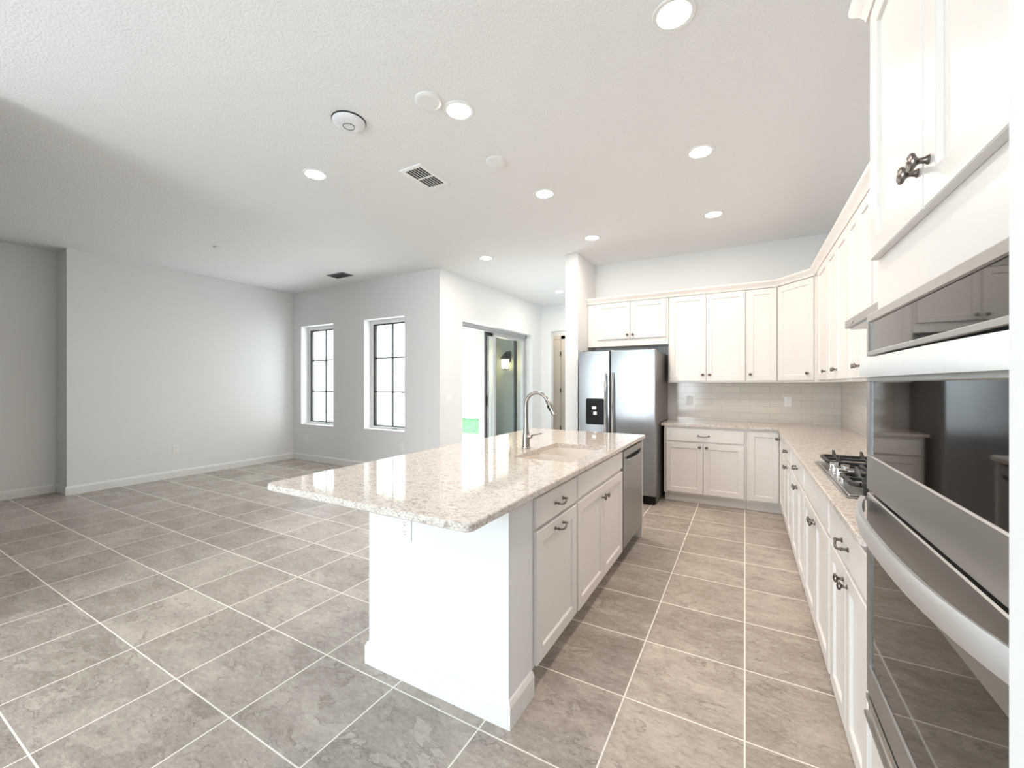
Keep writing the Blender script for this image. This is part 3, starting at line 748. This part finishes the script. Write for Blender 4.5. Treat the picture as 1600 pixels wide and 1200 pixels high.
for k in range(17):
    u = k / 16; x = 0.07 + 0.512 * u; bulge = 0.022 * (1 - abs(2 * u - 1) ** 3)
    rings.append([(x, -0.020, 0.738), (x, -0.024 - bulge, 0.742), (x, -0.024 - bulge, 0.782), (x, -0.018 - bulge, 0.786), (x, -0.014, 0.75)])
MB().rings(rings).build('handle', M['steel'], dp, angle=30)
MB().box(0.012, 0.640, 0.07, 0.59, 0.0, 0.105).build('toe_kick', M['black'], t, smooth=False)
tag(MB().box(-1.448, -0.800, 3.798, 3.826, 0, 0.883, 0.002).build('end_panel', M['cab']), 'white end panel closing the island just past the dishwasher', 'panel')
# stone top with the sink cut-out
SX0, SX1, SY0, SY1 = -1.275, -0.880, 2.265, 2.970
outer = rrect(-1.925, -0.777, 1.105, 3.853, 0.032, 6)
hole = rrect(SX0, SX1, SY0, SY1, 0.02, 4)
tag(MB().plate_hole(outer, hole, 0.884, 0.914, 0.004).build('countertop', M['granite'], angle=25), 'beige flecked stone island top with sink cut-out and overhang', 'countertop')
t = thing('kitchen_sink', 'cream double-bowl undermount sink set into the island top', 'sink', ((SX0 + SX1) / 2, (SY0 + SY1) / 2, 0.67))
def bowl(ya, yb, xa, xb, zt, zb):
    p = lambda i, z: [(x, y, z) for x, y in rrect(xa + i, xb - i, ya + i, yb - i, 0.03, 4)]
    return MB().rings([p(0, zt), p(0.008, zb + 0.04), p(0.02, zb + 0.008), p(0.05, zb)], cap0=False)
hx = (SX1 - SX0) / 2; hy = (SY1 - SY0) / 2
def bowl_obj(ya, yb):
    o = bowl(ya, yb, -hx + 0.004, hx - 0.004, 0.2125, 0.012).build('bowl', M['sink'], t)
    MB().lathe([(0.04, 0.0), (0.04, 0.003), (0.03, 0.004), (0.002, 0.002)], (0, (ya + yb) / 2, 0.0125), seg=20).build('drain', M['steel_h'], o)
bowl_obj(-hy + 0.004, -0.012); bowl_obj(0.012, hy - 0.004)
MB().box(-hx + 0.004, hx - 0.004, -0.0125, 0.0125, 0.15, 0.203, 0.004, 2).build('divider', M['sink'], t)
fl = MB(); fl.box(-hx - 0.015, -hx + 0.004, -hy - 0.015, hy + 0.015, 0.205, 0.2135); fl.box(hx - 0.004, hx + 0.015, -hy - 0.015, hy + 0.015, 0.205, 0.2135)
fl.box(-hx, hx, -hy - 0.015, -hy + 0.004, 0.205, 0.2135); fl.box(-hx, hx, hy - 0.004, hy + 0.015, 0.205, 0.2135)
fl.build('rim', M['sink'], t, smooth=False)

t = thing('kitchen_faucet', 'brushed nickel gooseneck faucet with pull-down spray on the island', 'faucet', (-1.362, 2.632, 0.914))
MB().lathe([(0.031, 0), (0.031, 0.006), (0.0275, 0.010), (0.0265, 0.05), (0.0235, 0.09), (0.018, 0.14), (0.0145, 0.18), (0.0135, 0.22)], seg=24).build('body', M['nickel'], t)
pts = [(0, 0, 0.215), (0, 0, 0.295)]
R0 = 0.086
for k in range(1, 15):
    a = PI - k / 14 * (PI * 0.86)
    pts.append((R0 + R0 * math.cos(a), 0, 0.310 + R0 * math.sin(a)))
MB().tube(pts, 0.0135, 14).build('spout', M['nickel'], t)
p = Vector(pts[-1]); dd = (Vector(pts[-1]) - Vector(pts[-2])).normalized()
sh = MB().tube([p + dd * s for s in (0.0, 0.004, 0.05, 0.10, 0.112, 0.114)], [0.0145, 0.016, 0.018, 0.0225, 0.0225, 0.019], 16).build('spray_head', M['nickel'], t)
q = p + dd * 0.045 + Vector((-0.012, -0.014, 0))
MB().tube([q + dd * s for s in (0.0, 0.035)], 0.008, 10).build('spray_button', M['black'], sh)
hd = MB(); hd.tube([(0.012, 0, 0.085), (0.030, 0, 0.085), (0.045, 0, 0.085), (0.050, 0, 0.085)], [0.019, 0.020, 0.016, 0.008], 14)
ring = [(0.050 + 0.026 + 0.036 * math.cos(a) + 0.01, 0.012 * math.sin(a) - 0.002, 0.093 + 0.018 * (0.5 + 0.5 * math.cos(a))) for a in [2 * PI * k / 24 for k in range(25)]]
hd.tube(ring, 0.0042, 8); hd.build('lever_handle', M['nickel'], t)

# ------------------------------------------------------------------ outlets and switches (built facing -Y)
def outlet(label, loc, rz, group=None):
    t = thing('wall_outlet', label, 'outlet', loc, rz, group)
    MB().box(-0.036, 0.036, -0.006, 0, -0.058, 0.058, 0.002).build('cover_plate', M['plastic'], t, smooth=False)
    for s in (-1, 1):
        b = MB(); b.lathe([(0.0165, 0), (0.0165, 0.0015), (0.014, 0.002)], (0, -0.006, s * 0.021), '-Y', 20)
        r_ = b.build('receptacle', M['plastic'], t)
        b = MB(); zc = s * 0.021
        b.box(-0.0075, -0.0055, -0.0086, -0.007, zc + 0.001, zc + 0.009); b.box(0.0055, 0.0075, -0.0086, -0.007, zc + 0.002, zc + 0.008)
        b.box(-0.0022, 0.0022, -0.0086, -0.007, zc - 0.010, zc - 0.0055)
        b.build('slots', M['slot'], r_, smooth=False)
    return t
oo = outlet('white outlet on the end of the island, tucked under the stone overhang', (-1.371, 1.4365, 0.705), 0)
dup(oo, (-7.2795, 2.89, 0.414), R90, 'white outlet low on the long blank living-area wall')
dup(oo, (-6.88, 4.6995, 0.392), 0, 'white outlet below the narrower-looking far window, near the room corner')
dup(oo, (-4.553, 4.6995, 0.40), 0, 'white outlet below the window nearest the patio door, just above the island top')
dup(oo, (-0.612, 5.7355, 1.158), 0, 'white outlet on the tile backsplash, nearest the fridge')
dup(oo, (0.434, 5.7355, 1.165), 0, 'white outlet on the tile backsplash, nearest the inside corner')
dup(oo, (0.9215, 4.15, 1.16), -R90, 'pale outlet on the right-hand tile wall beyond the cooktop')
t = thing('light_switch', 'white three-gang switch plate beside the sliding patio door', 'switch', (-3.8295, 4.90, 1.165), R90)
MB().box(-0.07, 0.07, -0.006, 0, -0.058, 0.058, 0.002).build('cover_plate', M['plastic'], t, smooth=False)
for k in (-1, 0, 1):
    MB().box(k * 0.045 - 0.016, k * 0.045 + 0.016, -0.011, -0.0055, -0.033, 0.033, 0.003).build('rocker', M['plastic'], t, smooth=False)

# ------------------------------------------------------------------ ceiling fittings
t = thing('recessed_light', '', 'ceiling light', (-0.28, 2.0, H), 0, 'recessed ceiling lights')
MB().lathe([(0.072, -0.0005), (0.074, -0.004), (0.092, -0.006), (0.096, -0.003), (0.097, 0.0), ], seg=32, cap0=False, cap1=False).build('trim_ring', M['trim'], t)
MB().lathe([(0.073, -0.002), (0.065, -0.0035), (0.002, -0.004)], seg=32, cap0=False).build('lens', M['can'], t)
ld_ = bpy.data.lights.new('downlight', 'AREA'); ld_.shape = 'DISK'; ld_.size = 0.13; ld_.energy = CAN_POWER; ld_.color = (1.0, 0.88, 0.76)
lo = bpy.data.objects.new('downlight', ld_); C.objects.link(lo); lo.parent = t; lo.location = (0, 0, -0.012)
SPOTS = [(-0.28, 2.0, 'recessed light nearest the oven cabinet, largest and at the top edge'),
         (-0.28, 3.28, 'recessed light over the kitchen aisle, in line with the cooktop'),
         (-0.27, 4.55, 'recessed light over the aisle, nearest the back wall cabinets'),
         (-1.53, 2.06, 'recessed light over the near half of the island, beside a blank cover'),
         (-1.54, 3.33, 'recessed light over the far half of the island, beyond the vent'),
         (-1.53, 4.60, 'recessed light just in front of the fridge and the wall stub'),
         (-3.0, 2.125, 'recessed light nearest the living area, leftmost of the bright lights'),
         (-3.0, 4.64, 'recessed light near the outer wall corner by the patio door'),
         (-2.94, 7.0, 'small distant recessed light in the dining nook by the hall opening')]
t['label'] = SPOTS[0][2]
for x, y, lb in SPOTS[1:]:
    dup(t, (x, y, H), label=lb)
t = thing('ceiling_cover', 'white round blank ceiling cover nearest the camera, beside a light', 'ceiling cover', (-1.633, 1.896, H), 0, 'blank round ceiling covers')
MB().lathe([(0.078, 0), (0.078, -0.010), (0.070, -0.016), (0.060, -0.017), (0.002, -0.017)], seg=36, cap0=False).build('cover_disc', M['trim'], t)
dup(t, (-1.633, 2.664, H), label='white round blank ceiling cover farther on, right of the air vent')
t = thing('ceiling_access_point', 'round domed white device on the ceiling with a ring in its centre', 'ceiling device', (-2.20, 1.796, H))
MB().lathe([(0.100, 0), (0.100, -0.012), (0.092, -0.022), (0.065, -0.032), (0.036, -0.037), (0.002, -0.038)], seg=40, cap0=False).build('housing', M['apdome'], t)
MB().lathe([(0.038, -0.036), (0.036, -0.0395), (0.033, -0.0395), (0.032, -0.036)], seg=32, cap0=False, cap1=False).build('center_ring', M['ventgrey'], t)
MB().lathe([(0.104, 0), (0.104, -0.006), (0.100, -0.008)], seg=40, cap0=False, cap1=False).build('mount_ring', M['slot'], t)
t = thing('ceiling_cover', 'small flat white cap on the dim living-area ceiling', 'ceiling cover', (-5.615, 2.672, H))
MB().lathe([(0.055, 0), (0.055, -0.012), (0.048, -0.016), (0.002, -0.016)], seg=30, cap0=False).build('cover_disc', M['trim'], t)
def vent(label, x, y, wx, wy, m, frame=True):
    t = thing('air_vent', label, 'vent', (x, y, H))
    MB().box(-wx / 2 + 0.02, wx / 2 - 0.02, -wy / 2 + 0.02, wy / 2 - 0.02, -0.003, -0.0005).build('duct_opening', M['ventdark'], t, smooth=False)
    mb = MB(); f = 0.030
    mb.box(-wx / 2, wx / 2, -wy / 2, -wy / 2 + f, -0.010, 0); mb.box(-wx / 2, wx / 2, wy / 2 - f, wy / 2, -0.010, 0)
    mb.box(-wx / 2, -wx / 2 + f, -wy / 2 + f, wy / 2 - f, -0.010, 0); mb.box(wx / 2 - f, wx / 2, -wy / 2 + f, wy / 2 - f, -0.010, 0)
    mb.box(-wx / 2 + f, wx / 2 - f, -0.006, 0.006, -0.010, -0.003)
    mb.build('frame', m, t, smooth=False)
    n = 6
    for k in range(1, n):
        xx = -wx / 2 + f + (wx - 2 * f) * k / n
        MB(Matrix.Translation((xx, 0, -0.0065)) @ Matrix.Rotation(0.25, 4, 'Y')).box(-0.0032, 0.0032, -wy / 2 + f, wy / 2 - f, -0.0015, 0.0015).build('louver', m, t, smooth=False)
vent('white square air vent on the ceiling over the island', -2.255, 2.585, 0.215, 0.36, M['plastic'])
vent('dark grey air vent on the living-area ceiling near the windows', -5.44, 4.276, 0.36, 0.20, M['ventgrey'])

# ------------------------------------------------------------------ outdoors
g = tag(MB().box(-60, 30, -40, 60, -0.30, -0.13).build('lawn', M['grass'], smooth=False), 'bright green mown lawn seen past the patio through the sliding door', 'lawn'); g['kind'] = 'stuff'
struct('floor_patio', MB().box(-5.6, -4.09, 4.96, 8.25, -0.125, -0.02), M['concrete'])
struct('floor_washout', MB().prism([(-28, 5.0), (-8.8, 5.0), (-8.8, 9.0), (-11.8, 14.95), (-28, 14.95)], -0.2, -0.12), M['washout'])  # added pale slab standing in for lawn washed out by glare
struct('floor_terrace', MB().box(-9, 3, -12, -4.13, -0.125, -0.02), M['concrete'])
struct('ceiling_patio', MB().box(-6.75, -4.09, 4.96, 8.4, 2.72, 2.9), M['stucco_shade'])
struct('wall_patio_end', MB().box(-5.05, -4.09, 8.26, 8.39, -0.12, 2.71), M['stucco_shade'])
struct('trim_1', MB().box(-5.40, -5.06, 8.05, 8.39, -0.12, 2.71), M['stucco'])  # column whose sunlit edge is put into the paler stucco
t = thing('wall_lantern', 'lit black outdoor lantern on the grey patio wall behind glass', 'lantern', (-4.72, 8.255, 1.86))
mb = MB(); mb.box(-0.06, 0.06, -0.02, 0, 0.02, 0.26, 0.006); mb.tube([(0, -0.02, 0.2), (0, -0.10, 0.24), (0, -0.16, 0.20)], 0.018, 8)
mb.lathe([(0.03, 0.20), (0.12, 0.10), (0.13, 0.07)], (0, -0.16, 0), seg=6); mb.build('bracket', M['black'], t, smooth=False)
MB().lathe([(0.085, -0.14), (0.10, 0.065), ], (0, -0.16, 0), seg=12).build('glass_shade', M['lantern_glow'], t)
mb = MB()
for k in range(6):
    a = k * PI / 3; mb.tube([(0.11 * math.cos(a), -0.16 + 0.11 * math.sin(a), 0.07), (0.093 * math.cos(a), -0.16 + 0.093 * math.sin(a), -0.15)], 0.007, 6)
mb.lathe([(0.10, -0.15), (0.10, -0.165), (0.03, -0.18)], (0, -0.16, 0), seg=6); mb.build('cage', M['black'], t, smooth=False)
pl_ = bpy.data.lights.new('lantern_light', 'POINT'); pl_.energy = 14; pl_.color = (1, 0.75, 0.4); pl_.shadow_soft_size = 0.08
po = bpy.data.objects.new('lantern_light', pl_); C.objects.link(po); po.parent = t; po.location = (0.0, -0.32, -0.05)
# neighbouring house across the lawn
t = thing('neighbor_house', 'pale neighboring house across the lawn, washed out by daylight', 'house', (-20, 19, -0.13))
MB().box(-11, 11, -4, 4, 0, 3.0).build('wall', M['stucco'], t, smooth=False)
b = bmesh.new(); vs = [b.verts.new(p) for p in ((-11.15, -4.15, 3.0), (11.15, -4.15, 3.0), (11.15, 4.15, 3.0), (-11.15, 4.15, 3.0), (-7, 0, 5.2), (7, 0, 5.2))]
for f in ((0, 1, 5, 4), (1, 2, 5), (2, 3, 4, 5), (3, 0, 4), (3, 2, 1, 0)): b.faces.new([vs[i] for i in f])
mb = MB(); mb.merge(b); mb.build('roof', M['roof'], t, smooth=False)
for wx in (-8, -3.5, 1.5, 6, 9):
    o = MB().box(wx - 0.6, wx + 0.6, -4.04, -3.99, 0.9, 2.3).build('window', M['alum'], t, smooth=False)
    MB().box(wx - 0.5, wx + 0.5, -4.06, -4.035, 1.0, 2.2).build('pane', M['glass_grey'], o, smooth=False)
